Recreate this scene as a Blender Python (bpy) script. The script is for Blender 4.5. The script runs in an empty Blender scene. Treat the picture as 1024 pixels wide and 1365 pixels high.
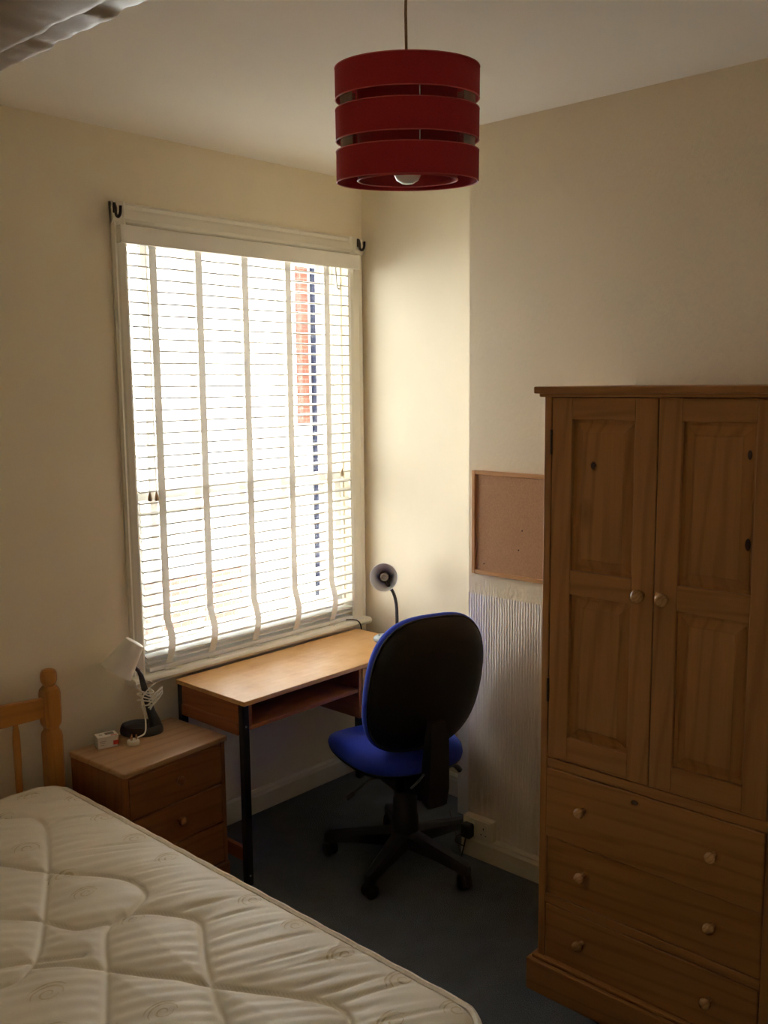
import bpy, bmesh, math, random
import numpy as np
from mathutils import Vector, Matrix, Euler

random.seed(7)
SC = bpy.context.scene
COL = SC.collection
R = math.radians

# ------------------------------------------------------------------ camera
F_PX = 1270.9
YAW, PITCH, ROLL = 0.8277, 0.1343, -0.0094
cam_d = bpy.data.cameras.new('camera')
cam = bpy.data.objects.new('camera', cam_d)
COL.objects.link(cam)
fw = Vector((math.sin(YAW) * math.cos(PITCH), math.cos(YAW) * math.cos(PITCH), -math.sin(PITCH)))
rt = Vector((math.cos(YAW), -math.sin(YAW), 0))
up = rt.cross(fw)
rt2 = rt * math.cos(ROLL) + up * math.sin(ROLL)
up2 = -rt * math.sin(ROLL) + up * math.cos(ROLL)
M = Matrix((rt2, up2, -fw)).transposed().to_4x4()
M.translation = Vector((-3.343, -3.2001, 1.91))
cam.matrix_world = M
cam_d.sensor_fit = 'VERTICAL'
cam_d.sensor_height = 24.0
cam_d.lens = F_PX / 1365.0 * 24.0
cam_d.clip_start = 0.02
SC.camera = cam

# ------------------------------------------------------------------ daylight
world = bpy.data.worlds.new('world')
SC.world = world
world.use_nodes = True
bg = world.node_tree.nodes['Background']
bg.inputs['Color'].default_value = (0.985, 0.985, 0.965, 1)   # even white overcast sky, the only light
bg.inputs['Strength'].default_value = 11.5

vs = SC.view_settings
vs.view_transform = 'Standard'
vs.look = 'None'
vs.exposure = 0.23
vs.gamma = 1.0
vs.use_curve_mapping = False
try:
    SC.cycles.max_bounces = 14
    SC.cycles.diffuse_bounces = 8
    SC.cycles.transparent_max_bounces = 16
    SC.cycles.caustics_reflective = False
    SC.cycles.caustics_refractive = False
    SC.cycles.use_denoising = True
except Exception:
    pass

# ------------------------------------------------------------------ materials
MATS = {}


def new_mat(name):
    m = bpy.data.materials.new(name)
    m.use_nodes = True
    nt = m.node_tree
    b = nt.nodes['Principled BSDF']
    MATS[name] = m
    return m, nt, b


def coords(nt, scale=(1, 1, 1), jitter=False, rot=(0, 0, 0)):
    tc = nt.nodes.new('ShaderNodeTexCoord')
    mp = nt.nodes.new('ShaderNodeMapping')
    mp.inputs['Scale'].default_value = scale
    mp.inputs['Rotation'].default_value = rot
    nt.links.new(tc.outputs['Object'], mp.inputs['Vector'])
    if jitter:
        oi = nt.nodes.new('ShaderNodeObjectInfo')
        mu = nt.nodes.new('ShaderNodeVectorMath'); mu.operation = 'SCALE'
        mu.inputs[0].default_value = (37.0, 23.0, 51.0)
        nt.links.new(oi.outputs['Random'], mu.inputs['Scale'])
        nt.links.new(mu.outputs['Vector'], mp.inputs['Location'])
    return mp.outputs['Vector']


def noise(nt, vec, scale, detail=4, rough=.55, dist=0.0):
    n = nt.nodes.new('ShaderNodeTexNoise')
    n.inputs['Scale'].default_value = scale
    n.inputs['Detail'].default_value = detail
    n.inputs['Roughness'].default_value = rough
    n.inputs['Distortion'].default_value = dist
    nt.links.new(vec, n.inputs['Vector'])
    return n.outputs['Fac']


def ramp(nt, fac, stops):
    r = nt.nodes.new('ShaderNodeValToRGB')
    el = r.color_ramp.elements
    el[0].position, el[0].color = stops[0][0], (*stops[0][1], 1)
    el[1].position, el[1].color = stops[-1][0], (*stops[-1][1], 1)
    for p, c in stops[1:-1]:
        e = el.new(p); e.color = (*c, 1)
    nt.links.new(fac, r.inputs['Fac'])
    return r.outputs['Color']


def mixc(nt, fac, a, b, mode='MIX'):
    m = nt.nodes.new('ShaderNodeMix')
    m.data_type = 'RGBA'; m.blend_type = mode
    for s, v in ((m.inputs[0], fac), (m.inputs[6], a), (m.inputs[7], b)):
        if hasattr(v, 'is_output'):
            nt.links.new(v, s)
        elif isinstance(v, (int, float)):
            s.default_value = v
        else:
            s.default_value = (*v, 1)
    return m.outputs[2]


def bump(nt, b, h, strength=.3, dist=.002):
    bp = nt.nodes.new('ShaderNodeBump')
    bp.inputs['Strength'].default_value = strength
    bp.inputs['Distance'].default_value = dist
    nt.links.new(h, bp.inputs['Height'])
    nt.links.new(bp.outputs['Normal'], b.inputs['Normal'])


def math_node(nt, op, a, b=None):
    m = nt.nodes.new('ShaderNodeMath'); m.operation = op
    for i, v in enumerate((a, b)):
        if v is None: continue
        if hasattr(v, 'is_output'): nt.links.new(v, m.inputs[i])
        else: m.inputs[i].default_value = v
    return m.outputs[0]


def plain(name, col, rough=.5, var=.08, nscale=12, metal=0.0, bumps=0.0, bscale=200, spec=.5):
    m, nt, b = new_mat(name)
    v = coords(nt)
    n = noise(nt, v, nscale)
    lo = tuple(max(0, c * (1 - var)) for c in col)
    hi = tuple(min(1, c * (1 + var)) for c in col)
    nt.links.new(ramp(nt, n, [(.3, lo), (.7, hi)]), b.inputs['Base Color'])
    b.inputs['Roughness'].default_value = rough
    b.inputs['Metallic'].default_value = metal
    b.inputs['Specular IOR Level'].default_value = spec
    if bumps:
        bump(nt, b, noise(nt, v, bscale, 3), bumps, .001)
    return m


def wood(name, light, dark, axis, knots=True, rough=.42, ring=9.0, spec=.4):
    """pine-like grain running along the given axis"""
    m, nt, b = new_mat(name)
    st = [1.0, 1.0, 1.0]
    st['xyz'.index(axis)] = .07
    v = coords(nt, tuple(st), jitter=True)
    warp = noise(nt, v, 2.2, 2)
    n1 = noise(nt, v, ring * 2.2, 3, .5, 1.2)
    n2 = noise(nt, v, 160, 2, .6)
    w = nt.nodes.new('ShaderNodeTexWave')
    w.wave_type = 'BANDS'; w.bands_direction = 'DIAGONAL'
    w.inputs['Scale'].default_value = ring * 1.3
    w.inputs['Distortion'].default_value = 9.0
    w.inputs['Detail'].default_value = 2.5
    w.inputs['Detail Scale'].default_value = .8
    nt.links.new(v, w.inputs['Vector'])
    mid = tuple((a * .6 + c * .4) for a, c in zip(light, dark))
    c1 = ramp(nt, w.outputs['Fac'], [(.15, light), (.62, light), (.85, mid), (1.0, dark)])
    c2 = ramp(nt, n1, [(.3, mid), (.6, light), (.8, tuple(min(1, c * 1.12) for c in light))])
    c = mixc(nt, .6, c1, c2)
    c = mixc(nt, .10, c, ramp(nt, n2, [(.35, dark), (.65, light)]))
    if knots:
        ks = [1.0, 1.0, 1.0]; ks['xyz'.index(axis)] = .55
        kv = coords(nt, tuple(ks), jitter=True)
        vo = nt.nodes.new('ShaderNodeTexVoronoi')
        vo.inputs['Scale'].default_value = 3.6
        nt.links.new(kv, vo.inputs['Vector'])
        mask = ramp(nt, vo.outputs['Distance'], [(.025, (1, 1, 1)), (.05, (.35, .35, .35)), (.12, (0, 0, 0))])
        c = mixc(nt, mask, c, tuple(x * .28 for x in dark))
    nt.links.new(c, b.inputs['Base Color'])
    b.inputs['Roughness'].default_value = rough
    b.inputs['Specular IOR Level'].default_value = spec
    bump(nt, b, w.outputs['Fac'], .06, .001)
    return m


def srgb(r, g, b):
    f = lambda c: (c / 255 / 12.92) if c <= 10 else ((c / 255 + .055) / 1.055) ** 2.4
    return (f(r), f(g), f(b))


CREAM = (0.81, 0.73, 0.565)
m_wall = plain('cream_wall_paint', CREAM, .75, .03, 3, bumps=.15, bscale=90)
m_ceil = plain('ceiling_paint', (0.90, 0.87, 0.81), .85, .02, 2, bumps=.08, bscale=60)
m_gloss = plain('white_gloss_paint', (0.78, 0.74, 0.64), .28, .03, 8, bumps=.12, bscale=25)
m_skirt = plain('skirting_gloss_paint', (0.74, 0.70, 0.58), .35, .04, 8, bumps=.1, bscale=30)
m_jamb = plain('thick_gloss_door_paint', (0.56, 0.41, 0.23), .34, .06, 6, bumps=.06, bscale=40, spec=.12)
m_box = plain('white_boxing_paint', (0.80, 0.80, 0.78), .45, .03, 8)

# embossed paper on the chimney breast: random vertical flecks above, ribs below 1.09 m
m_paper, nt, b = new_mat('embossed_wallpaper')
tc = nt.nodes.new('ShaderNodeTexCoord')
sep = nt.nodes.new('ShaderNodeSeparateXYZ')
nt.links.new(tc.outputs['Object'], sep.inputs[0])
mpu = coords(nt, (1, 1, .35))
h_up = noise(nt, mpu, 95, 3, .6)
mpr = coords(nt, (1, 1, .06))
h_r = noise(nt, mpr, 95, 2, .5)
wv = nt.nodes.new('ShaderNodeTexWave')
wv.bands_direction = 'Y'
wv.inputs['Scale'].default_value = 26
wv.inputs['Distortion'].default_value = 2.0
wv.inputs['Detail'].default_value = 2
nt.links.new(coords(nt, (1, 1, .5)), wv.inputs['Vector'])
h_rib = math_node(nt, 'ADD', math_node(nt, 'MULTIPLY', h_r, .6), math_node(nt, 'MULTIPLY', wv.outputs['Fac'], .7))
isup = math_node(nt, 'GREATER_THAN', sep.outputs['Z'], 1.088)
mh = nt.nodes.new('ShaderNodeMix')
nt.links.new(isup, mh.inputs[0]); nt.links.new(h_rib, mh.inputs[2]); nt.links.new(h_up, mh.inputs[3])
ncol = noise(nt, coords(nt), 2.5)
cu = ramp(nt, ncol, [(.3, (.77, .66, .48)), (.7, (.81, .695, .51))])
cl = ramp(nt, ncol, [(.3, (.77, .69, .60)), (.7, (.82, .74, .65))])
nt.links.new(mixc(nt, isup, cl, cu), b.inputs['Base Color'])
b.inputs['Roughness'].default_value = .7
bump(nt, b, mh.outputs[0], .45, .0045)

# carpet
m_carpet, nt, b = new_mat('blue_grey_carpet')
v = coords(nt)
n1 = noise(nt, v, 260, 3, .7)
n2 = noise(nt, v, 9, 4, .6)
c = mixc(nt, .45, ramp(nt, n1, [(.3, (.060, .072, .090)), (.7, (.26, .295, .34))]),
         ramp(nt, n2, [(.3, (.085, .098, .118)), (.7, (.16, .183, .213))]))
nt.links.new(c, b.inputs['Base Color'])
b.inputs['Roughness'].default_value = 1.0
b.inputs['Specular IOR Level'].default_value = .1
bump(nt, b, n1, 1.0, .006)

PL, PDK = (0.43, 0.200, 0.062), (0.23, 0.088, 0.023)
pine = {a: wood('pine_grain_' + a, PL, PDK, a) for a in 'xyz'}
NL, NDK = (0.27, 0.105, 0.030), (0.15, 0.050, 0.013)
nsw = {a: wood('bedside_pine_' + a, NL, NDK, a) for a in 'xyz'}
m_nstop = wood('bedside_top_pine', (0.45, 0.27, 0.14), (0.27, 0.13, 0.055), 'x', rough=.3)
HL, HDK = (0.46, 0.20, 0.040), (0.29, 0.11, 0.018)
hbw = {a: wood('headboard_pine_' + a, HL, HDK, a, knots=False, rough=.35) for a in 'xyz'}
m_knob = wood('turned_pine_knob', (0.50, 0.28, 0.12), (0.22, 0.09, 0.025), 'x', knots=False, rough=.22, ring=30)
# desk top: worn orange veneer
m_dtop, nt, b = new_mat('worn_orange_veneer')
v = coords(nt, (.12, 1, 1))
n1 = noise(nt, v, 45, 3, .55, .6)
n2 = noise(nt, coords(nt), 7, 5, .65)
c = mixc(nt, .5, ramp(nt, n1, [(.3, (.56, .29, .10)), (.7, (.68, .39, .15))]),
         ramp(nt, n2, [(.3, (.46, .20, .055)), (.5, (.66, .37, .14)), (.72, (.75, .50, .25))]))
nt.links.new(c, b.inputs['Base Color'])
b.inputs['Roughness'].default_value = .38
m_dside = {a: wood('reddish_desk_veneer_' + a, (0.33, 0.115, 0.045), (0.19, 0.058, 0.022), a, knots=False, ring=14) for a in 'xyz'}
m_ddrawer = wood('desk_drawer_veneer', (0.55, 0.30, 0.12), (0.38, 0.18, 0.06), 'x', knots=False, ring=14)
m_black = plain('black_painted_steel', (.012, .012, .013), .4, .1, 30)
m_plastic = plain('black_moulded_plastic', (.014, .014, .015), .55, .15, 60, bumps=.3, bscale=350)
m_shell = plain('black_chair_back_shell', (.008, .008, .008), .5, .25, 9, bumps=.5, bscale=260)
m_chrome = plain('worn_steel', (.5, .5, .5), .3, .05, 20, metal=1.0)
m_brass = plain('dark_hinge_metal', (.06, .045, .03), .4, .1, 40, metal=.8)
# blue chair fabric
m_blue, nt, b = new_mat('royal_blue_fabric')
v = coords(nt)
n1 = noise(nt, v, 420, 2, .7)
nt.links.new(ramp(nt, n1, [(.3, (.007, .020, .30)), (.7, (.015, .044, .52))]), b.inputs['Base Color'])
b.inputs['Roughness'].default_value = .95
b.inputs['Sheen Weight'].default_value = .3
b.inputs['Sheen Tint'].default_value = (.2, .35, 1, 1)
bump(nt, b, n1, .5, .001)
# red lampshade fabric, opaque
m_red, nt, b = new_mat('dark_red_shade_fabric')
v = coords(nt)
n1 = noise(nt, coords(nt, (1, 1, 4)), 300, 2, .6)
nt.links.new(ramp(nt, n1, [(.3, (.32, .010, .016)), (.7, (.45, .019, .024))]), b.inputs['Base Color'])
b.inputs['Roughness'].default_value = .85
bump(nt, b, n1, .25, .0006)
m_redin = plain('red_shade_lining', (.34, .016, .018), .6, .1, 40)
m_redrim = plain('red_shade_rim', (.52, .07, .07), .5, .05, 40)
m_cordbr = plain('braided_brown_flex', (.30, .17, .07), .7, .2, 200)
m_bulb, nt, b = new_mat('frosted_bulb_glass')
nt.links.new(ramp(nt, noise(nt, coords(nt), 5), [(.3, (.80, .80, .80)), (.7, (.88, .88, .88))]), b.inputs['Base Color'])
b.inputs['Roughness'].default_value = .08
m_clear, nt, b = new_mat('clear_plastic_strip')
b.inputs['Base Color'].default_value = (.40, .26, .22, 1)
b.inputs['Roughness'].default_value = .2
b.inputs['Alpha'].default_value = .45
m_slat = plain('white_blind_slat', (.78, .77, .74), .35, .02, 14)
m_val = plain('white_blind_valance', (.80, .77, .70), .4, .02, 14)
m_tape = plain('off_white_ladder_tape', (.84, .82, .77), .9, .04, 80, bumps=.3, bscale=600)
nt = m_tape.node_tree
tl_ = nt.nodes.new('ShaderNodeBsdfTranslucent'); tl_.inputs[0].default_value = (.95, .93, .90, 1)
mx = nt.nodes.new('ShaderNodeMixShader'); mx.inputs[0].default_value = .26
nt.links.new(nt.nodes['Principled BSDF'].outputs[0], mx.inputs[1]); nt.links.new(tl_.outputs[0], mx.inputs[2])
nt.links.new(mx.outputs[0], nt.nodes['Material Output'].inputs['Surface'])
m_cordw = plain('white_blind_cord', (.72, .70, .64), .7, .05, 50)
m_tassel = plain('wooden_cord_tassel', (.55, .40, .25), .5, .1, 50)
m_sash = plain('white_sash_paint', (.80, .80, .77), .4, .02, 10)
m_glass, nt, b = new_mat('window_glass')
nt.nodes.remove(b)
tr = nt.nodes.new('ShaderNodeBsdfTransparent'); tr.inputs[0].default_value = (.97, .98, .98, 1)
gl = nt.nodes.new('ShaderNodeBsdfGlossy'); gl.inputs['Roughness'].default_value = .02
mx = nt.nodes.new('ShaderNodeMixShader')
mx.inputs[0].default_value = .04; nt.links.new(tr.outputs[0], mx.inputs[1]); nt.links.new(gl.outputs[0], mx.inputs[2])
nt.links.new(mx.outputs[0], nt.nodes['Material Output'].inputs['Surface'])
m_hook = plain('dark_bronze_hook', (.045, .035, .028), .4, .1, 60, metal=.5)
m_cork, nt, b = new_mat('cork_sheet')
v = coords(nt)
n1 = noise(nt, v, 170, 3, .7)
nt.links.new(mixc(nt, .4, ramp(nt, n1, [(.3, (.36, .19, .10)), (.7, (.54, .31, .17))]),
                  ramp(nt, noise(nt, v, 8), [(.3, (.43, .24, .13)), (.7, (.50, .29, .16))])), b.inputs['Base Color'])
b.inputs['Roughness'].default_value = .95
bump(nt, b, n1, .4, .001)
m_corkf = {a: wood('pinboard_frame_pine_' + a, (.56, .30, .13), (.40, .18, .06), a, knots=False, ring=20) for a in 'xyz'}
m_socket = plain('white_socket_plastic', (.72, .68, .58), .35, .02, 20)
m_hole = plain('socket_slot_black', (.01, .01, .01), .6, .05, 20)
# mattress ticking
m_tick, nt, b = new_mat('cream_mattress_ticking')
v = coords(nt)
n1 = noise(nt, v, 500, 2, .6)
n2 = noise(nt, v, 5, 4, .6)
nt.links.new(mixc(nt, .35, ramp(nt, n2, [(.3, (.80, .74, .63)), (.7, (.86, .80, .70))]),
                  ramp(nt, n1, [(.3, (.77, .70, .59)), (.7, (.88, .83, .74))])), b.inputs['Base Color'])
b.inputs['Roughness'].default_value = .5
b.inputs['Sheen Weight'].default_value = .2
bump(nt, b, n1, .2, .0006)
m_pipe = plain('mattress_piping_tape', (.80, .74, .63), .7, .08, 90, bumps=.5, bscale=300)
m_swirl = plain('woven_beige_motif', (.70, .61, .45), .6, .08, 60)
m_side = plain('mattress_border_fabric', (.72, .65, .54), .7, .06, 30)
m_grey = plain('pale_blue_grey_enamel', (.42, .50, .56), .3, .03, 20)
m_shadein = plain('lamp_shade_white_lining', (.62, .60, .60), .4, .03, 20)
m_darkgrey = plain('charcoal_lamp_plastic', (.035, .032, .032), .5, .08, 30)
m_white = plain('white_lamp_plastic', (.80, .77, .70), .45, .03, 20)
m_cable = plain('white_flex', (.80, .77, .70), .5, .03, 40)
m_reflect = plain('bulb_reflector', (.75, .72, .66), .12, .05, 20, metal=.6)
m_card = plain('white_carton_card', (.82, .80, .76), .5, .02, 40)
m_cardred = plain('carton_red_print', (.62, .05, .04), .5, .04, 40)
m_cardgrey = plain('carton_grey_print', (.17, .15, .11), .4, .05, 40)
m_cardtext = plain('carton_small_grey_print', (.50, .46, .42), .5, .05, 40)
m_pins = plain('plug_pin_brass', (.7, .62, .45), .25, .05, 40, metal=1)
m_render = plain('pale_rendered_wall', (.72, .71, .69), .9, .05, 3)
m_pipeb = plain('black_downpipe', (.012, .014, .026), .8, .1, 10, spec=.05)
m_ground = plain('grey_yard_paving', (.58, .57, .55), .9, .15, 4)
m_slatbed = plain('bed_slat_pine', (.55, .38, .2), .6, .1, 10)
m_bottle, nt, b = new_mat('clear_plastic')
b.inputs['Base Color'].default_value = (.9, .88, .84, 1)
b.inputs['Roughness'].default_value = .15
b.inputs['Transmission Weight'].default_value = .55
m_brick, nt, b = new_mat('red_brick_masonry')
bt = nt.nodes.new('ShaderNodeTexBrick')
bt.inputs['Color1'].default_value = (.10, .036, .022, 1)
bt.inputs['Color2'].default_value = (.08, .028, .018, 1)
bt.inputs['Mortar'].default_value = (.12, .11, .10, 1)
bt.inputs['Scale'].default_value = 4.4
bt.inputs['Mortar Size'].default_value = .012
nt.links.new(coords(nt, (1, 1, 1), rot=(R(90), 0, 0)), bt.inputs['Vector'])
nt.links.new(bt.outputs['Color'], b.inputs['Base Color'])
b.inputs['Roughness'].default_value = .9
b.inputs['Specular IOR Level'].default_value = .05

m_brick2 = m_brick.copy()
m_brick2.name = 'pale_weathered_brick'
for nd in m_brick2.node_tree.nodes:
    if nd.type == 'TEX_BRICK':
        nd.inputs['Color1'].default_value = (.20, .10, .075, 1)
        nd.inputs['Color2'].default_value = (.16, .08, .06, 1)
        nd.inputs['Mortar'].default_value = (.3, .28, .26, 1)

# ------------------------------------------------------------------ builders


def thing(name, label, cat, loc=(0, 0, 0), rotz=0.0, group=None):
    o = bpy.data.objects.new(name, None)
    COL.objects.link(o)
    o.empty_display_size = .05
    o.location = loc
    o.rotation_euler = (0, 0, rotz)
    tag(o, label, cat, group)
    return o


def tag(o, label, cat, group=None):
    o['label'] = label
    o['category'] = cat
    if group: o['group'] = group
    return o


def obj(name, bm, mat, parent=None, smooth=False, local=False, label=None):
    """link a bmesh as one object; vertices are world coordinates unless local=True"""
    me = bpy.data.meshes.new(name)
    bmesh.ops.recalc_face_normals(bm, faces=bm.faces)
    bm.to_mesh(me); bm.free()
    if parent is not None and not local:
        root = parent
        while root.parent: root = root.parent
        me.transform(Matrix.Translation(-Vector(root.location)))
    me.materials.append(mat)
    if smooth:
        me.polygons.foreach_set('use_smooth', [True] * len(me.polygons))
        try:
            me.set_sharp_from_angle(angle=R(40))
        except Exception:
            pass
    o = bpy.data.objects.new(name, me)
    COL.objects.link(o)
    if parent is not None: o.parent = parent
    if label: o['label'] = label
    return o


def struct(name, bm, mat, parent=None, smooth=False):
    o = obj(name, bm, mat, parent, smooth)
    if parent is None: o['kind'] = 'structure'
    return o


def B(*boxes, bev=0.0, seg=1):
    bm = bmesh.new()
    for bx in boxes: add_box(bm, *bx, bev=bev, seg=seg)
    return bm


def add_box(bm, x0, x1, y0, y1, z0, z1, bev=0.0, seg=1):
    g = bmesh.ops.create_cube(bm, size=1.0)
    vs_ = g['verts']
    for v in vs_:
        v.co = Vector(((x0 + x1) / 2 + v.co.x * (x1 - x0), (y0 + y1) / 2 + v.co.y * (y1 - y0), (z0 + z1) / 2 + v.co.z * (z1 - z0)))
    if bev:
        es = list({e for v in vs_ for e in v.link_edges})
        bmesh.ops.bevel(bm, geom=es, offset=bev, segments=seg, profile=.6, affect='EDGES')


def add_lathe(bm, prof, seg=24, mat=None, cap=True):
    """profile of (radius, height) about Z, then transformed by mat"""
    mat = mat or Matrix.Identity(4)
    rings = []
    for r, z in prof:
        if r < 1e-6:
            rings.append([bm.verts.new(mat @ Vector((0, 0, z)))])
        else:
            rings.append([bm.verts.new(mat @ Vector((r * math.cos(2 * math.pi * i / seg), r * math.sin(2 * math.pi * i / seg), z))) for i in range(seg)])
    for a, c in zip(rings, rings[1:]):
        for i in range(seg):
            j = (i + 1) % seg
            if len(a) == 1 and len(c) == 1: continue
            if len(a) == 1: bm.faces.new((a[0], c[j], c[i]))
            elif len(c) == 1: bm.faces.new((a[i], a[j], c[0]))
            else: bm.faces.new((a[i], a[j], c[j], c[i]))
    if cap:
        for r in (rings[0], rings[-1]):
            if len(r) > 2:
                try: bm.faces.new(r)
                except ValueError: pass
    return bm


def L(prof, seg=24, loc=(0, 0, 0), rot=None, cap=True):
    m = Matrix.Translation(loc)
    if rot is not None: m = m @ rot
    return add_lathe(bmesh.new(), prof, seg, m, cap)


def axis_rot(d):
    return Vector(d).normalized().to_track_quat('Z', 'Y').to_matrix().to_4x4()


def add_tube(bm, pts, r, seg=8, closed=False):
    pts = [Vector(p) for p in pts]
    n = len(pts)
    rad = r if isinstance(r, (list, tuple)) else [r] * n
    rings = []
    nrm = None
    for i, p in enumerate(pts):
        a = pts[(i - 1) % n] if (closed or i > 0) else p
        c = pts[(i + 1) % n] if (closed or i < n - 1) else p
        t = (c - a).normalized()
        if nrm is None:
            nrm = t.orthogonal().normalized()
        else:
            nrm = (nrm - t * nrm.dot(t))
            nrm = nrm.normalized() if nrm.length > 1e-6 else t.orthogonal().normalized()
        bn = t.cross(nrm)
        rings.append([bm.verts.new(p + (nrm * math.cos(2 * math.pi * k / seg) + bn * math.sin(2 * math.pi * k / seg)) * rad[i]) for k in range(seg)])
    m = n if closed else n - 1
    for i in range(m):
        a, c = rings[i], rings[(i + 1) % n]
        for k in range(seg):
            j = (k + 1) % seg
            bm.faces.new((a[k], a[j], c[j], c[k]))
    if not closed:
        bm.faces.new(rings[0]); bm.faces.new(rings[-1])
    return bm


def T(pts, r, seg=8, closed=False):
    return add_tube(bmesh.new(), pts, r, seg, closed)


def spline(pts, n=8):
    """Catmull-Rom through points"""
    pts = [Vector(p) for p in pts]
    P_ = [pts[0] * 2 - pts[1]] + pts + [pts[-1] * 2 - pts[-2]]
    out = []
    for i in range(1, len(P_) - 2):
        a, b_, c, d = P_[i - 1:i + 3]
        for k in range(n):
            t = k / n
            out.append(.5 * ((2 * b_) + (c - a) * t + (2 * a - 5 * b_ + 4 * c - d) * t * t + (3 * b_ - a - 3 * c + d) * t ** 3))
    out.append(pts[-1])
    return out


def prism(bm, poly, axis, a, b_):
    """extrude a 2-D polygon along an axis; poly in the two other axes (cyclic order)"""
    idx = 'xyz'.index(axis)
    o1, o2 = [(1, 2), (0, 2), (0, 1)][idx]
    def mk(p, h):
        c = [0, 0, 0]; c[idx] = h; c[o1] = p[0]; c[o2] = p[1]
        return bm.verts.new(c)
    A = [mk(p, a) for p in poly]; Bv = [mk(p, b_) for p in poly]
    n = len(poly)
    bm.faces.new(A); bm.faces.new(Bv)
    for i in range(n):
        bm.faces.new((A[i], A[(i + 1) % n], Bv[(i + 1) % n], Bv[i]))
    return bm


def loft(rings, cap=True):
    bm = bmesh.new()
    rr = [[bm.verts.new(p) for p in r] for r in rings]
    n = len(rr[0])
    for a, c in zip(rr, rr[1:]):
        for i in range(n):
            j = (i + 1) % n
            bm.faces.new((a[i], a[j], c[j], c[i]))
    if cap:
        bm.faces.new(rr[0]); bm.faces.new(rr[-1])
    return bm


def dup(root, **props):
    def rec(o, par):
        c = o.copy(); COL.objects.link(c); c.parent = par
        for ch in list(o.children): rec(ch, c)
        return c
    r = rec(root, None)
    for k, v in props.items(): r[k] = v
    return r


# ------------------------------------------------------------------ room shell
HC = 2.845
XCH, YCH = -0.4016, -0.948        # chimney breast face and its corner
XL, YF = -3.15, -3.46             # wall with the doorway, wall behind the camera
OX0, OX1, OZ0, OZ1 = -1.285, -0.110, 0.775, 2.505   # window opening

struct('floor', B((-4.5, .25, -4.4, .25, -.12, 0)), m_carpet)
struct('ceiling', B((-4.5, .25, -4.4, .25, HC, HC + .12)), m_ceil)
struct('wall_back', B((-3.4, OX0, 0, .18, 0, HC), (OX1, .25, 0, .18, 0, HC),
                      (OX0, OX1, 0, .18, 0, OZ0 - .03), (OX0, OX1, 0, .18, OZ1, HC)), m_wall)
struct('wall_right', B((0, .25, -1.05, 0, 0, HC)), m_wall)
struct('wall_chimney', B((XCH, .25, -2.75, YCH, 0, HC)), m_paper)
struct('wall_right_far', B((0, .25, YF, -2.75, 0, HC)), m_wall)
struct('wall_front', B((-3.27, .25, YF - .12, YF, 0, HC)), m_wall)
DY0, DY1, DZ = -3.40, -2.62, 2.036
struct('wall_left', B((XL - .12, XL, DY1 + .03, 0, 0, HC), (XL - .12, XL, YF, DY0 - .03, 0, HC),
                      (XL - .12, XL, DY0 - .03, DY1 + .03, DZ + .03, HC)), m_wall)
struct('wall_hall', B((-4.5, -4.4, -4.4, -2.1, 0, HC), (-4.4, XL - .12, -2.2, -2.1, 0, HC),
                      (-4.4, XL - .12, -4.4, -4.3, 0, HC), (XL - .22, XL - .12, -4.3, YF - .0, 0, HC)), m_wall)

# door lining with runs of thick paint
t = bpy.data.objects.new('door_1', None); COL.objects.link(t); t.location = (XL - .06, -3.0, 0); t['kind'] = 'structure'


def lumpy(boxes, amp, cuts):
    bm = bmesh.new()
    for bx in boxes: add_box(bm, *bx, bev=.004, seg=2)
    es = [e for e in bm.edges if e.calc_length() > .4]
    bmesh.ops.subdivide_edges(bm, edges=es, cuts=cuts, use_grid_fill=True)
    rnd = random.Random(3)
    ph = [(rnd.uniform(60, 420), rnd.uniform(0, 6.3)) for _ in range(9)]
    for v in bm.verts:
        s = sum(math.sin(v.co.y * f + p) for f, p in ph[:6]) / 6
        s2 = sum(math.sin((v.co.y + v.co.x) * f * 1.3 + p) for f, p in ph[3:]) / 6
        v.co.z += amp * s
        v.co.x += amp * s2
    return bm


obj('door_head', lumpy([(XL - .13, XL + .004, DY0 - .03, DY1 + .03, DZ, DZ + .03)], .0013, 500), m_jamb, t, smooth=True)
obj('door_stop', lumpy([(XL - .115, XL - .022, DY0, DY1, DZ - .011, DZ)], .0008, 500), m_jamb, t, smooth=True)
obj('door_jamb', B((XL - .13, XL + .004, DY1, DY1 + .03, 0, DZ), bev=.003), m_jamb, t)
obj('door_jamb', B((XL - .13, XL + .004, DY0 - .03, DY0, 0, DZ), bev=.003), m_jamb, t)

# skirting boards
def skirt_profile(h=.105, d=.018):
    return [(0, 0), (d, 0), (d, h - .03), (d * .75, h - .018), (d * .75, h - .012), (d * .35, h), (0, h)]

bm = bmesh.new(); prism(bm, [(-a, z) for a, z in skirt_profile()], 'x', XL, 0)
struct('baseboard_back', bm, m_skirt)
bm = bmesh.new(); prism(bm, [(-a, z) for a, z in skirt_profile()], 'y', YCH, -.018)
struct('baseboard_right', bm, m_skirt)
bm = bmesh.new(); prism(bm, [(XCH - a, z) for a, z in skirt_profile(.10, .02)], 'y', -2.75, YCH + .018)
struct('baseboard_chimney', bm, m_skirt)
bm = bmesh.new(); prism(bm, [(XL + a, z) for a, z in skirt_profile()], 'y', DY1 + .03, -.018)
struct('baseboard_left', bm, m_skirt)
# boxed-in pipe in the alcove, beside the chimney breast
struct('trim_1', B((-.145, 0, YCH, -.69, 0, .52), bev=.004), m_box)

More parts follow.
